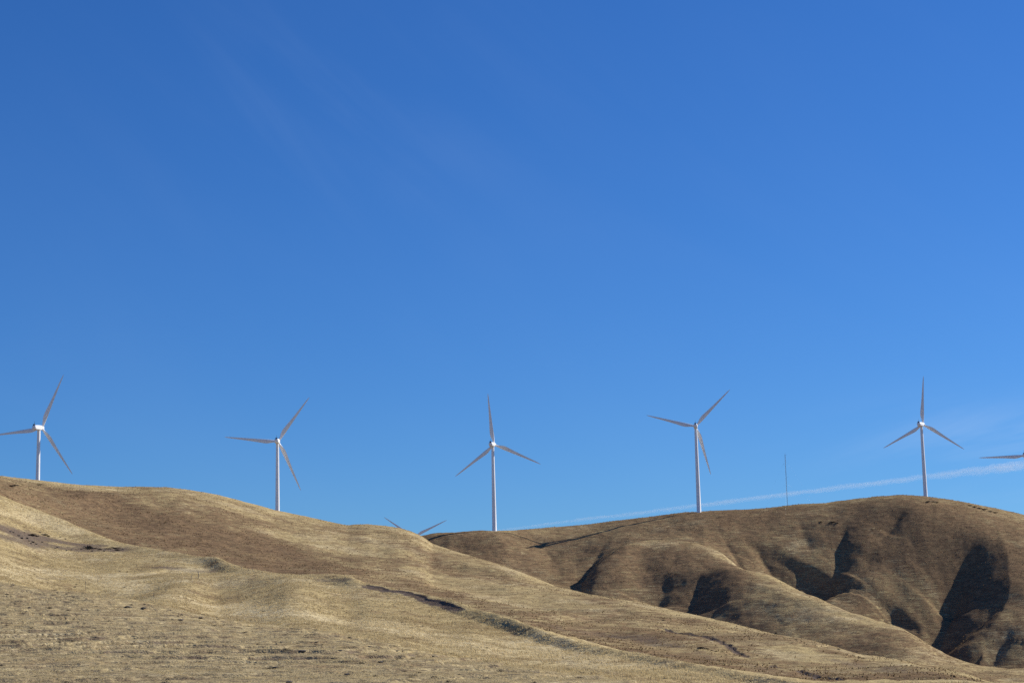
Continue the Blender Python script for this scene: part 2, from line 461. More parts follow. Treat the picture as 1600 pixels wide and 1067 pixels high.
def mixc(nt, f, a, b, blend='MIX'):
    n = nt.nodes.new('ShaderNodeMix'); n.data_type = 'RGBA'; n.blend_type = blend
    for sock, v in ((n.inputs[0], f), (n.inputs[6], a), (n.inputs[7], b)):
        if isinstance(v, (int, float)):
            sock.default_value = v
        elif isinstance(v, tuple):
            sock.default_value = (*v, 1)
        else:
            nt.links.new(v, sock)
    return n.outputs[2]


def noise(nt, vec, scale, detail=3, rough=.6, dist=0.0):
    n = N(nt, 'ShaderNodeTexNoise'); n.inputs['Scale'].default_value = scale
    n.inputs['Detail'].default_value = detail; n.inputs['Roughness'].default_value = rough
    n.inputs['Distortion'].default_value = dist
    nt.links.new(vec, n.inputs['Vector'])
    return n.outputs['Fac']


def ramp(nt, v, a, b, lo=0.0, hi=1.0):
    n = N(nt, 'ShaderNodeMapRange'); n.interpolation_type = 'SMOOTHSTEP'
    nt.links.new(v, n.inputs['Value'])
    for i, x in zip(('From Min', 'From Max', 'To Min', 'To Max'), (a, b, lo, hi)):
        n.inputs[i].default_value = x
    return n.outputs['Result']


STRAW = (.50, .395, .195); STRAW2 = (.39, .302, .148); PALE = (.64, .53, .31)
BRN = (.112, .0735, .045); BRN2 = (.245, .163, .088); SOIL = (.135, .105, .085); GREY = (.335, .275, .165)


def ground_material():
    m, nt, b = new_mat('dry_grass_hill')
    geo = N(nt, 'ShaderNodeNewGeometry').outputs['Position']

    def at(name):
        return N(nt, 'ShaderNodeAttribute', attribute_name=name).outputs['Fac']

    def scaled(x, y, z):
        mp = N(nt, 'ShaderNodeMapping'); mp.inputs['Scale'].default_value = (x, y, z)
        nt.links.new(geo, mp.inputs['Vector']); return mp.outputs['Vector']
    n_big = noise(nt, geo, .035, 4, .62)
    n_mid = noise(nt, geo, .22, 4, .65)
    n_fin = noise(nt, geo, 1.1, 3, .7)
    n_tuft = noise(nt, geo, 4.5, 2, .6)
    band = noise(nt, scaled(.09, .09, 1.0), 1.0, 5, .7, .5)        # streaks that follow the contours
    band2 = noise(nt, scaled(.16, .16, 3.2), 1.0, 3, .65, .3)
    straw = mixc(nt, ramp(nt, n_mid, .38, .66), STRAW, STRAW2)
    straw = mixc(nt, ramp(nt, n_big, .45, .72, 0, .8), straw, PALE)
    straw = mixc(nt, ramp(nt, band2, .40, .68, 0, .45), straw, STRAW2)
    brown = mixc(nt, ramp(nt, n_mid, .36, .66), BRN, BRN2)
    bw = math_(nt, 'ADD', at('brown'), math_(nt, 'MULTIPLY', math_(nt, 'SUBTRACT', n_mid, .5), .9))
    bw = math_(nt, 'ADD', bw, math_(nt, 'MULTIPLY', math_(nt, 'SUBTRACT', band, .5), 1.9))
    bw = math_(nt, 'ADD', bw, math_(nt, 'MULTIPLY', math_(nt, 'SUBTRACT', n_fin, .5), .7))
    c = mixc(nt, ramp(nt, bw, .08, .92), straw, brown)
    stub = mixc(nt, ramp(nt, n_fin, .36, .66), GREY, STRAW)
    stub = mixc(nt, ramp(nt, n_mid, .44, .62, 0, .7), stub, (.235, .185, .110))
    c = mixc(nt, math_(nt, 'MULTIPLY', at('short'), .8), c, stub)
    bare_shade = math_(nt, 'ADD', at('bare_shade'), math_(nt, 'MULTIPLY', math_(nt, 'SUBTRACT', n_fin, .5), .8))
    bare_shade = math_(nt, 'MULTIPLY', ramp(nt, bare_shade, .25, .85), ramp(nt, at('bare_shade'), .02, .2))
    c = mixc(nt, bare_shade, c, SOIL)
    # thin spots between tufts show soil
    gap = ramp(nt, n_tuft, .30, .46, .35, 0.0)
    c = mixc(nt, gap, c, mixc(nt, .5, c, SOIL))
    c = mixc(nt, ramp(nt, n_fin, .56, .74, 0, .35), c, PALE)
    band3 = noise(nt, scaled(.06, .06, .6), 1.0, 6, .75, .6)
    c = mixc(nt, math_(nt, 'MULTIPLY', ramp(nt, band3, .50, .66, 0, .75), ramp(nt, at('brown'), .1, .6, .35, 1.0)), c, mixc(nt, .8, c, BRN))
    weeds = noise(nt, scaled(.10, .16, .5), 1.0, 5, .68, .6)
    c = mixc(nt, ramp(nt, weeds, .52, .66, 0, .5), c, BRN2)
    c = mixc(nt, math_(nt, 'MULTIPLY', at('pale'), .6), c, PALE)
    dash = noise(nt, scaled(.48, .48, 6.5), 1.0, 4, .72, .4)
    c = mixc(nt, math_(nt, 'MULTIPLY', ramp(nt, dash, .49, .62, 0, .85), at('short')), c, mixc(nt, .9, c, (.10, .078, .058)))
    c = mixc(nt, math_(nt, 'MULTIPLY', at('path'), .9), c, PALE)
    n_gr = noise(nt, geo, .55, 3, .85)
    n_spk = noise(nt, geo, 2.2, 2, .7)
    c = mixc(nt, ramp(nt, n_gr, .48, .62, 0, .8), c, mixc(nt, .62, c, BRN))
    c = mixc(nt, ramp(nt, n_spk, .50, .66, 0, .62), c, mixc(nt, .62, c, SOIL))
    nt.links.new(c, b.inputs['Base Color'])
    b.inputs['Roughness'].default_value = .95
    b.inputs['Specular IOR Level'].default_value = .0
    bmp = N(nt, 'ShaderNodeBump'); bmp.inputs['Strength'].default_value = .7; bmp.inputs['Distance'].default_value = .5
    hgt = math_(nt, 'ADD', math_(nt, 'MULTIPLY', n_fin, 1.0), math_(nt, 'MULTIPLY', n_tuft, .35))
    hgt = math_(nt, 'ADD', hgt, math_(nt, 'MULTIPLY', band2, .8))
    nt.links.new(hgt, bmp.inputs['Height']); nt.links.new(bmp.outputs['Normal'], b.inputs['Normal'])
    return m


def grass_material():
    m, nt, b = new_mat('dry_grass_blades')
    a = N(nt, 'ShaderNodeAttribute', attribute_name='tint').outputs['Fac']
    w = N(nt, 'ShaderNodeAttribute', attribute_name='brown').outputs['Fac']
    c = mixc(nt, a, STRAW2, PALE)
    c = mixc(nt, w, c, BRN2)
    nt.links.new(c, b.inputs['Base Color']); b.inputs['Roughness'].default_value = .8
    b.inputs['Specular IOR Level'].default_value = .02
    tr = N(nt, 'ShaderNodeBsdfTranslucent'); nt.links.new(c, tr.inputs['Color'])
    mx = N(nt, 'ShaderNodeMixShader'); mx.inputs[0].default_value = .5
    nt.links.new(b.outputs[0], mx.inputs[1]); nt.links.new(tr.outputs[0], mx.inputs[2])
    nt.links.new(mx.outputs[0], nt.nodes['Material Output'].inputs['Surface'])
    return m


def paint_material():
    m, nt, b = new_mat('white_paint')
    geo = N(nt, 'ShaderNodeNewGeometry').outputs['Position']
    n = noise(nt, geo, .25, 4, .6)
    nt.links.new(mixc(nt, ramp(nt, n, .35, .75), (.86, .86, .85), (.79, .785, .77)), b.inputs['Base Color'])
    b.inputs['Roughness'].default_value = .38
    return m


def simple(name, c1, c2, scale, rough=.85, metal=0):
    m, nt, b = new_mat(name)
    tc = N(nt, 'ShaderNodeTexCoord').outputs['Object']
    n = noise(nt, tc, scale, 4, .65)
    nt.links.new(mixc(nt, ramp(nt, n, .35, .65), c1, c2), b.inputs['Base Color'])
    b.inputs['Roughness'].default_value = rough; b.inputs['Metallic'].default_value = metal
    bmp = N(nt, 'ShaderNodeBump'); bmp.inputs['Strength'].default_value = .5; bmp.inputs['Distance'].default_value = .05
    nt.links.new(n, bmp.inputs['Height']); nt.links.new(bmp.outputs['Normal'], b.inputs['Normal'])
    return m


M_GROUND, M_GRASS, M_PAINT = ground_material(), grass_material(), paint_material()
M_DARK = simple('dark_plastic', (.03, .03, .035), (.05, .05, .055), 3, .6)
M_STEEL = simple('galvanised_steel', (.17, .18, .20), (.24, .25, .27), 2, .5, .6)
M_ROCK = simple('basalt', (.035, .030, .028), (.085, .07, .058), 4)
M_WOOD = simple('weathered_wood', (.10, .085, .07), (.17, .145, .12), 9)
M_TWIG = simple('dry_twigs', (.085, .066, .045), (.15, .115, .075), 6)
M_GRAVEL = simple('pad_gravel', (.14, .12, .10), (.22, .19, .155), 3)

gm = grid_mesh('terrain', GX, GY, GZ)
fattr(gm, 'brown', BROWN); fattr(gm, 'bare_shade', BARE_SHADE); fattr(gm, 'short', SHORT); fattr(gm, 'path', PATH); fattr(gm, 'pale', PALEA)
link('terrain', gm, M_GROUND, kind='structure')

# ------------------------------------------------------------------ grass
def scatter(n, s0, s1, power):
    """random (row, column) spots on the ground between two row positions, with their ground points"""
    rows = np.where((SEG[:, 0] >= s0) & (SEG[:, 0] < s1))[0]
    cols = np.where(np.abs(AZ) < math.radians(16.2))[0]
    r0, r1 = rows[0], rows[-1]
    area = (GR[r0 + 1:r1 + 1, cols] - GR[r0:r1, cols]) * GR[r0:r1, cols]
    wgt = area / GR[r0:r1, cols] ** power
    p = wgt.ravel() / wgt.sum()
    k = rng.choice(p.size, n, p=p)
    i = k // len(cols) + r0; j = cols[k % len(cols)]
    u = rng.random(n); v = rng.random(n)

    def bil(A):
        return (A[i, j] * (1 - u) + A[i + 1, j] * u) * (1 - v) + (A[i, j + 1] * (1 - u) + A[i + 1, j + 1] * u) * v
    return bil(GX), bil(GY), bil(GZ), bil(SHORT), bil(BARE_SHADE), bil(BROWN * (1 - .7 * PALEA) - .001 * PALEA), bil(PALEA)


def grass(name, n, s0, s1, power, h0, h1, w, blades):
    x, y, z, sh, ba, br, pl = scatter(n, s0, s1, power)
    clump = gnoise(x / 3.2, y / 3.2) + .6 * gnoise(x / 11, y / 11 + 4)
    keep = (rng.random(n) < .55 + 1.1 * clump) & (rng.random(n) > ba * 1.15)
    x, y, z, sh, br, clump, pl = x[keep], y[keep], z[keep], sh[keep], br[keep], clump[keep], pl[keep]
    n = len(x)
    br = np.clip(br + .9 * np.clip(gnoise(x / 7 + 9, y / 12) + .5 * gnoise(x / 2.6, y / 2.6) - .18, 0, 1), 0, 1)
    hh = (h0 + (h1 - h0) * rng.random(n) ** 1.6) * (1 - .5 * sh) * (1 + .5 * np.clip(clump, -.6, 1))
    V = []; T = []; Bn = []
    tint = np.clip(.5 + .5 * rng.normal(0, .45, n) + .35 * gnoise(x / 20, y / 20) + .45 * pl, 0, 1)
    for b in range(blades):
        a = rng.random(n) * 2 * np.pi; lean = rng.random(n) * .75
        rx, ry = np.cos(a), np.sin(a)
        off = rng.normal(0, 1, (2, n)) * w * 1.6
        bx, by = x + off[0], y + off[1]
        hb = hh * (.6 + .5 * rng.random(n))
        px, py = -ry * w * .5, rx * w * .5
        p0 = np.stack([bx - px, by - py, z - .05], -1); p1 = np.stack([bx + px, by + py, z - .05], -1)
        wx = .22 * hb  # prevailing lean
        p2 = np.stack([bx + rx * lean * hb - wx, by + ry * lean * hb, z + hb], -1)
        V.append(np.stack([p0, p1, p2], 1)); T.append(np.repeat(tint[:, None], 3, 1)); Bn.append(np.repeat(br[:, None], 3, 1))
    V = np.concatenate(V).reshape(-1, 3)
    me = bpy.data.meshes.new(name)
    raw_mesh(me, V, np.arange(len(V)).reshape(-1, 3), 3)
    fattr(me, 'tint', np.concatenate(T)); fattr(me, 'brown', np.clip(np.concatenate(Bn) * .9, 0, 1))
    return me


link('stubble_grass', grass('stubble_grass', 130000, .8, 2.05, .9, .08, .30, .05, 5), M_GRASS, kind='stuff',
     label='short grey grazed stubble on the near slope', category='grass')
link('tall_dry_grass', grass('tall_dry_grass', 190000, 2.0, 4.02, .7, .12, .42, .10, 5), M_GRASS, kind='stuff',
     label='tall pale straw grass on the slope behind the stubble', category='grass')

def far_tufts(name, n, s0, s1, h0, h1):
    x, y, z, sh, ba, br, pl = scatter(n, s0, s1, .4)
    k = rng.random(n) < .5 + 1.2 * gnoise(x / 17, y / 17) + .5 * gnoise(x / 60, y / 60)
    k &= rng.random(n) < np.clip(1.25 * br - .12, .05, 1)
    x, y, z, br = x[k], y[k], z[k], br[k]
    n = len(x); V = []
    hh = h0 + (h1 - h0) * rng.random(n) ** 2.5
    for b in range(4):
        a = rng.random(n) * 2 * np.pi
        rx, ry = np.cos(a) * hh * .55, np.sin(a) * hh * .55
        p0 = np.stack([x - rx, y - ry, z - .06], -1); p1 = np.stack([x + rx, y + ry, z - .06], -1)
        p2 = np.stack([x + rx * rng.normal(0, .6, n), y + ry * rng.normal(0, .6, n), z + hh], -1)
        V.append(np.stack([p0, p1, p2], 1))
    V = np.concatenate(V).reshape(-1, 3)
    me = bpy.data.meshes.new(name)
    raw_mesh(me, V, np.arange(len(V)).reshape(-1, 3), 3)
    t = np.clip(.45 + rng.normal(0, .35, n), 0, 1); b = np.clip(br + rng.normal(0, .22, n), 0, 1)
    fattr(me, 'tint', np.tile(np.repeat(t, 3), 4)); fattr(me, 'brown', np.tile(np.repeat(b, 3), 4))
    return me


link('bunch_grass', far_tufts('bunch_grass', 230000, 5.0, 10.25, .2, .65), M_GRASS, kind='stuff',
     label='brown and straw bunch grass covering the far hills', category='grass')

# ------------------------------------------------------------------ shapes
def lathe(profile, seg=28, cap=True):
    """profile: (z, radius) -> verts, faces round the z axis"""
    v, f = [], []
    for z, r in profile:
        for i in range(seg):
            a = 2 * math.pi * i / seg
            v.append((r * math.cos(a), r * math.sin(a), z))
    n = len(profile)
    for k in range(n - 1):
        for i in range(seg):
            j = (i + 1) % seg
            f.append((k * seg + i, k * seg + j, (k + 1) * seg + j, (k + 1) * seg + i))
    if cap:
        f.append(tuple(range(seg))[::-1]); f.append(tuple((n - 1) * seg + i for i in range(seg)))
    return v, f


def mesh_of(name, v, f, mat, smooth_=True, sharp=40):
    me = bpy.data.meshes.new(name)
    me.from_pydata([tuple(map(float, p)) for p in v], [], f)
    me.polygons.foreach_set('use_smooth', np.full(len(f), smooth_))
    import bmesh
    bm = bmesh.new(); bm.from_mesh(me); bmesh.ops.recalc_face_normals(bm, faces=bm.faces); bm.to_mesh(me); bm.free()
    me.update()
    if smooth_:
        me.set_sharp_from_angle(angle=math.radians(sharp))
    me.materials.append(mat)
    return me


def loft(rings, caps=True):
    v, f = [], []
    m = len(rings[0])
    for r in rings:
        v += list(r)
    for k in range(len(rings) - 1):
        for i in range(m):
            j = (i + 1) % m
            f.append((k * m + i, k * m + j, (k + 1) * m + j, (k + 1) * m + i))
    if caps:
        f.append(tuple(range(m))[::-1]); f.append(tuple((len(rings) - 1) * m + i for i in range(m)))
    return v, f


HUB_H, BLADE = 79.0, 45.0
FRONT = 4.3                                        # hub centre ahead of the tower axis


def tower_mesh():
    prof = [(-3.0, 2.12), (0, 2.1), (.25, 2.1), (.26, 2.02)]
    H = HUB_H - 2.0
    for s in (0.0, .32, .66, 1.0):
        z = .3 + (H - .3) * s; r = 2.0 - .8 * s ** 1.05
        prof.append((z, r))
        if 0 < s < 1:
            prof += [(z + .02, r + .05), (z + .22, r + .05), (z + .24, r - .003)]
    return mesh_of('tower', *lathe(prof, 36), M_PAINT)


def nacelle_mesh():
    # local axes: +Y points to the rotor, origin on the tower axis at hub height
    rings = []
    for y, w, top, bot in [(-7.4, 1.15, 1.15, -.95), (-7.1, 1.5, 1.55, -1.35), (-6.0, 1.75, 1.85, -1.75), (-2.0, 1.85, 1.95, -1.95),
                           (1.6, 1.8, 1.85, -1.95), (2.5, 1.6, 1.6, -1.7), (2.75, 1.35, 1.35, -1.4)]:
        ring = []
        for i in range(24):
            a = 2 * math.pi * i / 24
            c, s = math.cos(a), math.sin(a)
            k = 1 / (abs(c) ** 4 + abs(s) ** 4) ** .25
            zz = s * k
            ring.append((c * k * w, y, zz * (top if zz > 0 else -bot)))
        rings.append(ring)
    return mesh_of('nacelle', *loft(rings), M_PAINT, True, 50)


def bearing_mesh():
    return mesh_of('yaw_bearing', *lathe([(-2.3, 1.28), (-1.6, 1.45), (-1.5, 1.45)], 28), M_PAINT)


def cooler_mesh():
    v = []; f = []

    def box(x0, x1, y0, y1, z0, z1):
        b = len(v)
        v.extend([(x0, y0, z0), (x1, y0, z0), (x1, y1, z0), (x0, y1, z0), (x0, y0, z1), (x1, y0, z1), (x1, y1, z1), (x0, y1, z1)])
        f.extend([tuple(b + i for i in q) for q in ((0, 3, 2, 1), (4, 5, 6, 7), (0, 1, 5, 4), (1, 2, 6, 5), (2, 3, 7, 6), (3, 0, 4, 7))])
    box(-.7, .7, -6.9, -6.55, 1.6, 2.7)
    box(-.8, -.7, -6.95, -6.5, 1.6, 2.8); box(.7, .8, -6.95, -6.5, 1.6, 2.8)
    return mesh_of('cooler', v, f, M_DARK, False)


def vane_mesh():
    v1, f1 = lathe([(0, .1), (2.7, .07)], 8)
    v = [(x, y - 6.0, z + 1.7) for x, y, z in v1]; f = list(f1)
    b = len(v)
    v2, f2 = lathe([(-.05, .02), (0, .26), (.16, .26), (.22, .02)], 10)
    v += [(x, y - 6.0, z + 4.35) for x, y, z in v2]; f += [tuple(b + i for i in q) for q in f2]
    return mesh_of('wind_vane', v, f, M_DARK)


def hub_mesh():
    prof = [(-1.5, 1.3), (-1.35, 1.55), (.2, 1.65), (1.1, 1.45), (1.9, .95), (2.35, .45), (2.5, .06)]
    v, f = lathe(prof, 28)
    return mesh_of('hub', [(x, z, -y) for x, y, z in v], f, M_PAINT)


def blade_mesh():
    # along +Z, rotor axis +Y. Trailing edge towards -X as seen from behind (camera side)
    rings = []
    for s, ch, th, off, tw in [(.025, 1.7, 1.7, 0, 0), (.06, 1.75, 1.68, 0, 4), (.10, 2.2, 1.45, -.18, 12), (.15, 2.95, 1.05, -.5, 12), (.20, 3.4, .8, -.72, 10),
                               (.25, 3.42, .66, -.75, 8.5), (.32, 3.1, .55, -.66, 7), (.42, 2.62, .43, -.5, 5), (.55, 2.1, .32, -.36, 3), (.70, 1.6, .22, -.25, 1.5),
                               (.84, 1.15, .15, -.15, .6), (.93, .82, .1, -.08, 0), (.975, .5, .06, 0, 0), (.995, .2, .03, .05, 0), (1.0, .06, .015, .08, 0)]:
        ring = []
        round_ = 1 - sstep(.05, .14, s)
        for i in range(20):
            a = 2 * math.pi * i / 20
            xc = math.cos(a); yt = math.sin(a)
            # airfoil: blunt leading edge (+x), thin trailing edge (-x)
            thin = round_ + (1 - round_) * (.5 + .5 * xc) ** .55 * 1.25 if xc > -1 else round_
            x = xc * ch * .5 + off; y = yt * th * .5 * thin
            t = math.radians(tw)
            y += -.9 * s * s * 0 + 1.2 * s * s        # slight forward pre-bend
            ring.append((x * math.cos(t) - y * math.sin(t) * .3, y * math.cos(t) + x * math.sin(t), s * BLADE))
        rings.append(ring)
    return mesh_of('blade', *loft(rings), M_PAINT, True, 60)


ME = dict(tower=tower_mesh(), nacelle=nacelle_mesh(), yaw_bearing=bearing_mesh(), cooler=cooler_mesh(), wind_vane=vane_mesh(),
          hub=hub_mesh(), blade=blade_mesh())


def turbine(hub_px, dist, yaw_off, phase, label, show='all'):
    d = ray(*hub_px); d = d / math.hypot(d[0], d[1]) * dist
    a = math.atan2(d[0], d[1]); ps = a + math.radians(yaw_off)
    hub = np.array([d[0], d[1], CZ + d[2]])
    tilt = math.radians(5)
    axis = np.array([math.sin(ps), math.cos(ps), 0])
    top = hub - axis * FRONT * math.cos(tilt); top[2] -= FRONT * math.sin(tilt)
    base = Vector((top[0], top[1], top[2] - HUB_H))
    t = link('wind_turbine', None, label=label, category='wind turbine', group='wind turbines along the ridge')
    t.location = base
    t.rotation_euler = (0, 0, -ps)
    link('tower', ME['tower'], parent=t)
    head = Matrix.Translation((0, 0, HUB_H)) @ Matrix.Rotation(tilt, 4, 'X')
    b = link('yaw_bearing', ME['yaw_bearing'], parent=t); b.location = (0, 0, HUB_H)
    nac = link('nacelle', ME['nacelle'], parent=t); nac.matrix_local = head
    link('cooler', ME['cooler'], parent=nac)
    link('wind_vane', ME['wind_vane'], parent=nac)
    hm = head @ Matrix.Translation((0, FRONT, 0))
    hb = link('hub', ME['hub'], parent=t); hb.matrix_local = hm
    for k in range(3):
        ang = math.radians(phase + 120 * k - 90)        # from the vertical, anticlockwise as seen from behind
        bl = link('blade', ME['blade'], parent=t)
        bl.matrix_local = hm @ Matrix.Rotation(-ang, 4, 'Y')
    return t, base


W = 'white three-bladed wind turbine '
TURB = [
    ((65.5, 668.5), 1475, 32, 64, W + 'leftmost in the photo, its long nacelle seen side-on'),
    ((434.5, 689.5), 1550, 7, 54, W + 'on the falling crest of the left hill, one blade level'),
    ((772, 694.5), 1600, 16, 95, W + 'in the middle, beside the dip between the hills'),
    ((1087, 666), 1650, 1, 45, W + 'left of the thin mast, one blade hanging down beside its tower'),
    ((1442, 663), 1750, 20, 84.5, W + 'on the rounded summit of the right hill, one blade straight up'),
    ((1603, 711.5), 1850, 8, 59, W + 'mostly cut off by the right edge, one level blade in view'),
    ((647.5, 838.5), 2300, 4, 26, W + 'behind the ridge, only two blade tips showing above the dip'),
]
BASES = []
for a_ in TURB:
    t_, b_ = turbine(*a_)
    BASES.append(b_)
    print('turbine base', [round(c, 1) for c in b_], 'ground', round(height(b_[0], b_[1]), 1))

# ------------------------------------------------------------------ mast
def mast():
    p = hit(1230.5, 792); H = 46.5
    v, f = [], []

    def bar(a, b, r, n=6):
        a = Vector(a); b = Vector(b); d = (b - a)
        q = d.to_track_quat('Z', 'Y'); k = len(v)
        for e in (a, b):
            for i in range(n):
                t = 2 * math.pi * i / n
                v.append(e + q @ Vector((r * math.cos(t), r * math.sin(t), 0)))
        for i in range(n):
            j = (i + 1) % n
            f.append((k + i, k + j, k + n + j, k + n + i))
        f.append(tuple(k + i for i in range(n))[::-1]); f.append(tuple(k + n + i for i in range(n)))
    m = link('measuring_mast', None, label='thin grey lattice mast standing on the ridge between two turbines', category='mast')
    m.location = p
    rad = .26
    legs = [(rad * math.cos(a), rad * math.sin(a)) for a in (0.3, 2.39, 4.49)]
    for (x, y) in legs:
        v.clear(); f.clear(); bar((x, y, -.5), (x, y, H), .05)
        link('leg', mesh_of('leg', v, f, M_STEEL), parent=m)
    v.clear(); f.clear()
    z = 0
    while z < H - 1:
        for i in range(3):
            a, b = legs[i], legs[(i + 1) % 3]
            bar((*a, z), (*b, z + 1.1), .03, 4); bar((*a, z), (*b, z), .03, 4)
        z += 1.1
    link('bracing', mesh_of('bracing', v, f, M_STEEL), parent=m)
    v.clear(); f.clear()
    for hz, side in ((H - .5, 1), (H - 9, -1), (H - 20, 1)):
        v.clear(); f.clear()
        bar((0, 0, hz), (1.8 * side, .3, hz), .03, 5); bar((1.8 * side, .3, hz), (1.8 * side, .3, hz + .6), .05, 5)
        link('sensor_arm', mesh_of('sensor_arm', v, f, M_DARK), parent=m)
    v.clear(); f.clear()
    bar((0, 0, H), (0, 0, H + 1.5), .04, 6)
    link('lightning_rod', mesh_of('lightning_rod', v, f, M_DARK), parent=m)
    for i in range(3):
        a = .3 + i * 2 * math.pi / 3
        v.clear(); f.clear()
        for hz in (H * .45, H * .9):
            gx, gy = 26 * math.cos(a), 26 * math.sin(a)
            gz = height(p[0] + gx, p[1] + gy) - p[2]
            bar((0, 0, hz), (gx, gy, gz - .2), .008, 4)
        link('guy_wire', mesh_of('guy_wire', v, f, M_STEEL), parent=m)


mast()

# ------------------------------------------------------------------ fence posts
POSTS = [(133, 921, 13, .04), (153, 911, 9, .0), (240.5, 935, 9, -.12), (248, 923, 7, .05), (259, 925, 8, -.05), (282, 911, 8, -.18),
         (299.5, 906, 9, .02), (310, 902, 10, .08), (339, 893, 9, .0), (367, 890, 7, .05), (378, 891, 6, 0), (388, 892, 6, .2), (395, 892, 6, -.1),
         (1117.5, 970, 8, .0), (1126, 972, 6, .1)]
PL = ['tall thin grey post alone at the top of the stubble slope', 'short faint post in the pale grass behind the stubble slope',
      'leaning post low on the left flank of the grass knoll', 'short post near the foot of the grass knoll', 'slim post halfway up the left flank of the grass knoll',
      'post tilting hard to the left on the knoll outline', 'slim upright post just left of the thick dark post', 'thick dark post on the outline of the grass knoll',
      'upright post on top of the grass knoll, right of the thick dark post', None, None, None, None, None, None]
REST = {9: 'small post at the edge of the dark valley, nearest the knoll', 10: 'small straight post at the valley edge beyond the knoll', 11: 'small post tilting right at the valley edge beyond the knoll',
        12: 'last small post at the valley edge, leaning left', 13: 'thin upright post on the crest below the shaded ravine', 14: 'shorter post leaning right on the crest below the shaded ravine'}
for i, (x, y, hp, lean) in enumerate(POSTS):
    p = hit(x, y)
    hgt = hp * math.hypot(p[0], p[1]) / F
    hgt = min(max(hgt, 1.1), 2.6)
    rr = .055 if i != 7 else .11
    prof = [(-.4, rr), (hgt * .5, rr * .95), (hgt - .05, rr * .9), (hgt, rr * .6)]
    v, f = lathe(prof, 8)
    v = [(a + .03 * math.sin(c * 2.3 + i), b + .02 * math.cos(c * 3 + i), c) for a, b, c in v]
    o = link('fence_post', mesh_of('fence_post', v, f, M_WOOD), label=PL[i] or REST[i], category='fence post', group='fence posts on the slope')
    o.location = p; o.rotation_euler = (rng.normal(0, .04), lean, rng.random() * 6)

# ------------------------------------------------------------------ rocks and bushes
def rock_mesh(seed, name='rock'):
    g = np.random.default_rng(seed)
    import bmesh
    bm = bmesh.new(); bmesh.ops.create_icosphere(bm, subdivisions=3, radius=1)
    planes = [(Vector(g.normal(0, 1, 3)).normalized(), .55 + .35 * g.random()) for _ in range(11)]
    for vt in bm.verts:
        c = vt.co.copy()
        for nrm, d in planes:
            e = c.dot(nrm)
            if e > d:
                c -= nrm * (e - d) * .85
        c *= 1 + .06 * math.sin(7 * c.x + seed) * math.cos(6 * c.y + 2 * c.z)
        vt.co = Vector((c.x, c.y, c.z * .8))
    me = bpy.data.meshes.new(name); bm.to_mesh(me); bm.free()
    me.polygons.foreach_set('use_smooth', np.ones(len(me.polygons), bool)); me.set_sharp_from_angle(angle=math.radians(28))
    me.materials.append(M_ROCK)
    return me


def bush_mesh(seed):
    g = np.random.default_rng(seed)
    n = 420
    a = g.random(n) * 2 * np.pi; u = g.random(n) ** .6; el = np.arcsin(g.random(n))
    lob = 1 + .35 * np.sin(3 * a + seed) + .2 * np.sin(7 * a + 2 * seed)
    c = np.stack([u * np.cos(a) * np.cos(el) * lob, u * np.sin(a) * np.cos(el) * lob, u * np.sin(el) * (.75 + .2 * np.sin(5 * a))], -1)
    V = []
    for k in range(n):
        d = Vector(c[k] + g.normal(0, .25, 3) + np.array([0, 0, .3])).normalized()
        s = d.orthogonal().normalized() * (.05 + .04 * g.random()); L = .22 + .25 * g.random()
        p = Vector(c[k])
        V += [p - s, p + s, p + d * L]
    f = [(3 * k, 3 * k + 1, 3 * k + 2) for k in range(n)]
    return mesh_of('bush', V, f, M_TWIG, False)


RM = [rock_mesh(s) for s in range(7)]
BM = [bush_mesh(s) for s in range(5)]


def put(kind, x, y, wpx, label, group, flat=1.0):
    p = hit(x, y); d = math.hypot(p[0], p[1]); s = wpx * .66 * d / F
    me = RM[rng.integers(7)] if kind == 'rock' else BM[rng.integers(5)]
    o = link(kind, me, label=label, category='rock' if kind == 'rock' else 'bush', group=group)
    o.location = (p[0], p[1], p[2] + (s * .22 if kind == 'rock' else -.03))
    o.rotation_euler = (0, 0, rng.random() * 6.3); o.scale = (s * (1 + .3 * rng.random()), s, s * flat * (.7 + .3 * rng.random()))
    return o


# dark stones and bushes on the left spur, placed by eye
put('bush', 139, 857.5, 9, 'largest dark bush of the rocky band on the left spur', 'dark bushes on the rocky band')
for x, y, w in [(50, 837, 9), (57, 838, 7), (45, 836, 5), (69, 836, 8), (75, 838, 5), (148, 857, 5), (156, 858.5, 5), (167, 857.5, 6), (182, 856.5, 8), (184, 859.5, 6), (176, 855.5, 4)]:
    put('bush', x, y, w, 'low dark bush in the rocky band on the left spur, smaller than the largest one', 'dark bushes on the rocky band', .6)
for x, y, w in [(16, 830.5, 3.5), (21, 832, 3), (29, 837, 4), (34, 841, 4.5), (42, 841, 3.5), (45, 845, 3), (51, 847, 4.5), (48, 849, 3), (57, 850, 3.5),
                (66, 847, 3), (74, 849, 2), (90, 855, 3), (86, 857, 2.5), (112, 859, 3), (104, 860, 2.5), (94, 839, 3), (102, 842, 2.5), (38, 832, 2.5),
                (62, 832, 3), (132, 854, 3), (144, 861, 3), (163, 861, 3), (192, 858, 2.5), (127, 858, 2.5)]:
    put('rock', x, y, w, 'small dark stone scattered in the grey rocky band on the left spur', 'stones of the rocky band', .8)
for x, y, w in [(17, 760, 8), (22, 758.5, 7), (26, 758, 5), (45, 757, 3), (60, 757.5, 5), (64, 757, 4)]:
    put('bush', x, y, w, 'dark flat bush just below the skyline under the leftmost turbine', 'bushes under the leftmost turbine', .5)
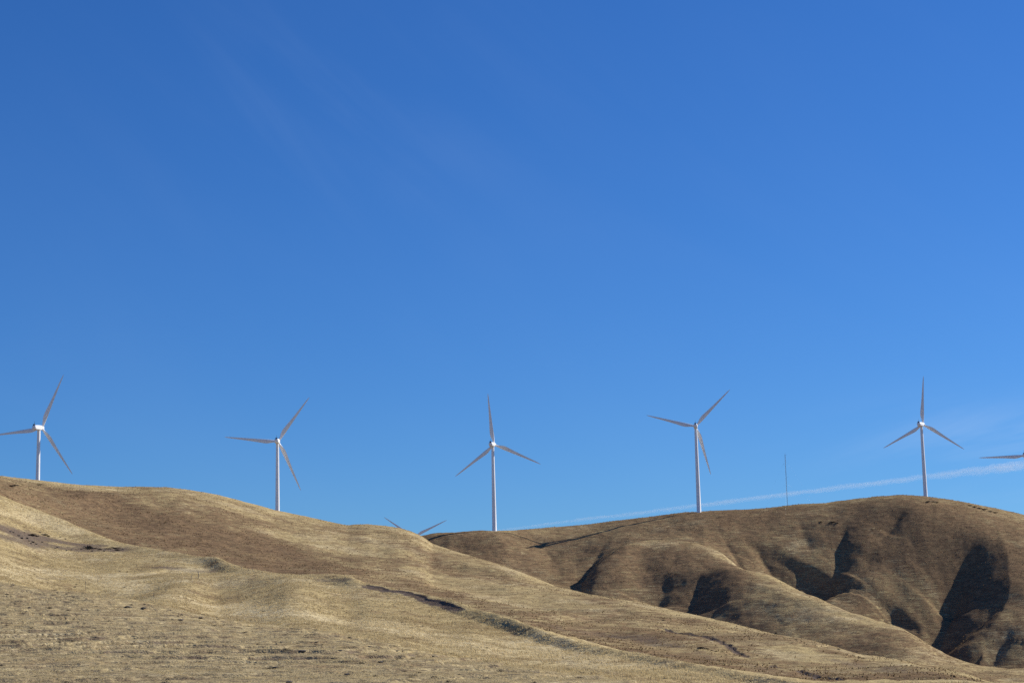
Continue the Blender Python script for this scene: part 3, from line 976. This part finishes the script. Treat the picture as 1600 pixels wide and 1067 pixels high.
for x, y, w in [(1450, 784, 6), (1457, 784, 5), (1463, 785, 5), (1515, 790, 5), (1522, 792, 6), (1529, 794, 6), (1537, 796, 6), (1546, 799, 6), (1554, 801, 5),
                (1300, 816, 6), (1308, 817, 5), (1282, 815.5, 4)]:
    put('bush', x, y, w, 'dark low bush near the top of the right hill', 'bushes near the top of the right hill', .55)
for x, y, w in [(1095, 1012.5, 9), (1104, 1014, 7), (1112, 1016, 4), (1118, 1017, 5), (1128, 1018, 5), (1088, 1016, 4), (1134, 1023, 4)]:
    put('bush', x, y, w, 'dark low bush below the cut bank in the hollow', 'bushes in the hollow', .5)
for x, y, w in [(1213, 989, 3.5), (1244, 999, 3), (1310, 1014, 3.5), (1036, 969.5, 4), (1252, 1001, 2), (1208, 993, 2)]:
    put('bush', x, y, w, 'tiny dark bush on the pale crest in front of the right hill', 'tiny bushes along the pale crest', .8)
for x, y, w in [(200.5, 949, 7), (205, 945, 4), (283, 969, 7), (314, 966, 6), (284, 961, 4), (224, 951, 7), (269, 967, 3), (278, 962, 3), (232, 945, 3), (226, 944, 3),
                (20, 914, 4), (117, 917, 3), (104, 928, 4), (90, 926, 3), (115, 933, 4), (46, 950, 5), (41, 956, 4)]:
    put('rock', x, y, w, 'dark stone lying on the upper edge of the stubble slope at left', 'stones on the edge of the stubble slope', .6)
for x, y, w in [(473, 1018, 8), (432, 1006, 3), (440, 1003, 3), (532, 1016, 4), (577, 1010, 4), (494, 1003, 4), (620, 1017, 4), (629, 1017, 3), (594, 1035, 7), (429, 1043, 5),
                (543, 1054, 8), (425, 1021, 3), (586, 1016, 3), (676, 1025, 4), (520, 1029, 5), (452, 1066, 9)]:
    put('rock', x, y, w, 'dark stone lying on the grazed slope at the bottom middle', 'stones on the grazed slope', .6)

# clods and dead weed clumps nobody would count
def weed_clumps():
    x, y, z, sh, ba, br, pl = scatter(2400, .9, 4.0, .95)
    k = rng.random(len(x)) < .45 + .9 * gnoise(x / 9 + 3, y / 9)
    x, y, z = x[k], y[k], z[k]
    V, Fc = [], []
    base_v = [np.array([v.co[:] for v in m.vertices]) for m in BM]
    base_i = [np.arange(90 * 3).reshape(-1, 3) for m in BM]
    off = 0
    for i in range(len(x)):
        j = rng.integers(5); s = .10 + .26 * rng.random() ** 2.5; a = rng.random() * 6.3
        v = base_v[j][:270] * np.array([s * 1.3, s * 1.3, s * .8])
        c, n = math.cos(a), math.sin(a)
        v = np.stack([v[:, 0] * c - v[:, 1] * n + x[i], v[:, 0] * n + v[:, 1] * c + y[i], v[:, 2] + z[i]], -1)
        V.append(v); Fc.append(base_i[j] + off); off += 270
    me = bpy.data.meshes.new('weed_clumps')
    raw_mesh(me, np.concatenate(V), np.concatenate(Fc), 3)
    return me


link('weed_clumps', weed_clumps(), M_TWIG, kind='stuff', label='small dark dead weed clumps spread through the dry grass', category='weeds')

# ------------------------------------------------------------------ vapour trail, far off and high
def contrail():
    P = []
    for x, y, d, w in [(640, 845, 76000, 60), (800, 825.5, 71000, 95), (900, 812, 68000, 120), (1000, 800.5, 65000, 140), (1100, 788, 62000, 150), (1230, 771, 58000, 160),
                       (1350, 756.5, 54500, 160), (1450, 743.5, 51500, 165), (1540, 732, 49000, 210), (1600, 725, 47000, 250), (1720, 710, 44000, 320)]:
        r = ray(x, y); r = r / math.hypot(r[0], r[1]) * d
        P.append((r[0], r[1], CZ + r[2], w))
    P = np.array(P); s = np.linspace(0, len(P) - 1, 420)
    C = np.stack([np.interp(s, np.arange(len(P)), P[:, k]) for k in range(4)], -1)
    def tube(C, wide):
     rings = []
     m = 16
     for i, (x, y, z, w) in enumerate(C):
        w = w * wide * .72
        d = C[min(i + 1, len(C) - 1), :3] - C[max(i - 1, 0), :3]
        q = Vector(d).to_track_quat('Y', 'Z')
        ring = []
        for k in range(m):
            a = 2 * math.pi * k / m
            nn = float(gnoise(np.array(i * .21 + 40 * math.cos(a) * .04), np.array(k * .0 + math.sin(a) * 1.4))) * .55 + float(gnoise(np.array(i * .06), np.array(9.3 + math.sin(a) * .7))) * .5
            lift = 0
            rr = w * .5 * (1 + nn)
            v = q @ Vector((rr * math.cos(a), 0, rr * (1.25 if math.sin(a) < 0 else .8) * math.sin(a)))
            ring.append((x + v.x, y + v.y, z + v.z))
        rings.append(ring)
     return loft(rings)
    mt = bpy.data.materials.new('ice_vapour'); mt.use_nodes = True
    nt = mt.node_tree; nt.nodes.clear()
    out = N(nt, 'ShaderNodeOutputMaterial'); vol = N(nt, 'ShaderNodeVolumeScatter')
    vol.inputs['Color'].default_value = (1, 1, 1, 1); vol.inputs['Density'].default_value = .00055
    vol.inputs['Anisotropy'].default_value = .2
    nt.links.new(vol.outputs[0], out.inputs['Volume'])
    o = link('contrail', mesh_of('contrail', *tube(C, 1.5), mt), label='long thin white vapour trail low in the sky behind the right hill', category='contrail')
    link('bright_core', mesh_of('bright_core', *tube(C * np.array([1, 1, 1, 1]) * np.stack([np.ones(len(C))] * 3 + [1 - .62 * np.linspace(0, 1, len(C)) ** 2], 1), .75), mt), parent=o)


contrail()

# ------------------------------------------------------------------ sky and sun
SUN_AZ, SUN_EL = math.radians(67), math.radians(35)
world = bpy.data.worlds.new('World'); scene.world = world; world.use_nodes = True
nt = world.node_tree
bg = nt.nodes['Background']
sky = N(nt, 'ShaderNodeTexSky'); sky.sky_type = 'NISHITA'; sky.sun_disc = False
sky.sun_elevation = SUN_EL; sky.sun_rotation = SUN_AZ
sky.altitude = 300; sky.air_density = 1.0; sky.dust_density = .25; sky.ozone_density = 3.0
hs = N(nt, 'ShaderNodeHueSaturation'); hs.inputs['Saturation'].default_value = 1.18
nt.links.new(sky.outputs[0], hs.inputs['Color'])
tint = mixc(nt, 1.0, hs.outputs[0], (.37, .66, 1.06), 'MULTIPLY')
# thin high cirrus: noise over the sky directions
tc = N(nt, 'ShaderNodeTexCoord').outputs['Generated']
sp = N(nt, 'ShaderNodeSeparateXYZ'); nt.links.new(tc, sp.inputs[0])
su = math_(nt, 'DIVIDE', sp.outputs[0], math_(nt, 'MAXIMUM', sp.outputs[1], .05))
sw = math_(nt, 'DIVIDE', sp.outputs[2], math_(nt, 'MAXIMUM', sp.outputs[1], .05))
cv = N(nt, 'ShaderNodeCombineXYZ'); nt.links.new(su, cv.inputs[0]); nt.links.new(sw, cv.inputs[1])


def wisps(angle, sx, sy, lo, hi, cx, cy, rx, ry, amount):
    mp = N(nt, 'ShaderNodeMapping'); mp.inputs['Rotation'].default_value = (0, 0, math.radians(angle))
    nt.links.new(cv.outputs[0], mp.inputs['Vector'])
    m2 = N(nt, 'ShaderNodeMapping'); m2.inputs['Scale'].default_value = (sx, sy, 1); nt.links.new(mp.outputs[0], m2.inputs['Vector'])
    n = ramp(nt, noise(nt, m2.outputs[0], 1.0, 5, .55, .6), lo, hi)
    dx = math_(nt, 'POWER', math_(nt, 'DIVIDE', math_(nt, 'SUBTRACT', su, cx), rx), 2)
    dy = math_(nt, 'POWER', math_(nt, 'DIVIDE', math_(nt, 'SUBTRACT', sw, cy), ry), 2)
    g = math_(nt, 'EXPONENT', math_(nt, 'MULTIPLY', math_(nt, 'ADD', dx, dy), -1))
    return math_(nt, 'MULTIPLY', math_(nt, 'MULTIPLY', n, g), amount)


w1 = wisps(46, 4, 22, .42, .75, -.10, .31, .13, .07, .032)
w2 = wisps(-14, 5, 34, .38, .72, .275, .112, .075, .020, .34)
w3 = wisps(30, 3, 9, .40, .8, 0, .2, .5, .2, .022)
tint = mixc(nt, math_(nt, 'ADD', math_(nt, 'ADD', w1, w2), w3), tint, (5.5, 6.9, 9.2))
nt.links.new(tint, bg.inputs['Color'])
bg.inputs['Strength'].default_value = .0705
sd = bpy.data.lights.new('sun', 'SUN'); sd.energy = 4.2; sd.angle = math.radians(.53); sd.color = (1, .94, .85)
so = bpy.data.objects.new('sun', sd); COL.objects.link(so)
sv = Vector((math.sin(SUN_AZ) * math.cos(SUN_EL), math.cos(SUN_AZ) * math.cos(SUN_EL), math.sin(SUN_EL)))
so.rotation_euler = sv.to_track_quat('Z', 'Y').to_euler()

scene.view_settings.view_transform = 'Standard'; scene.view_settings.look = 'None'
scene.view_settings.exposure = 0.56; scene.view_settings.gamma = 1.0
scene.cycles.use_denoising = False
scene.cycles.max_bounces = 4
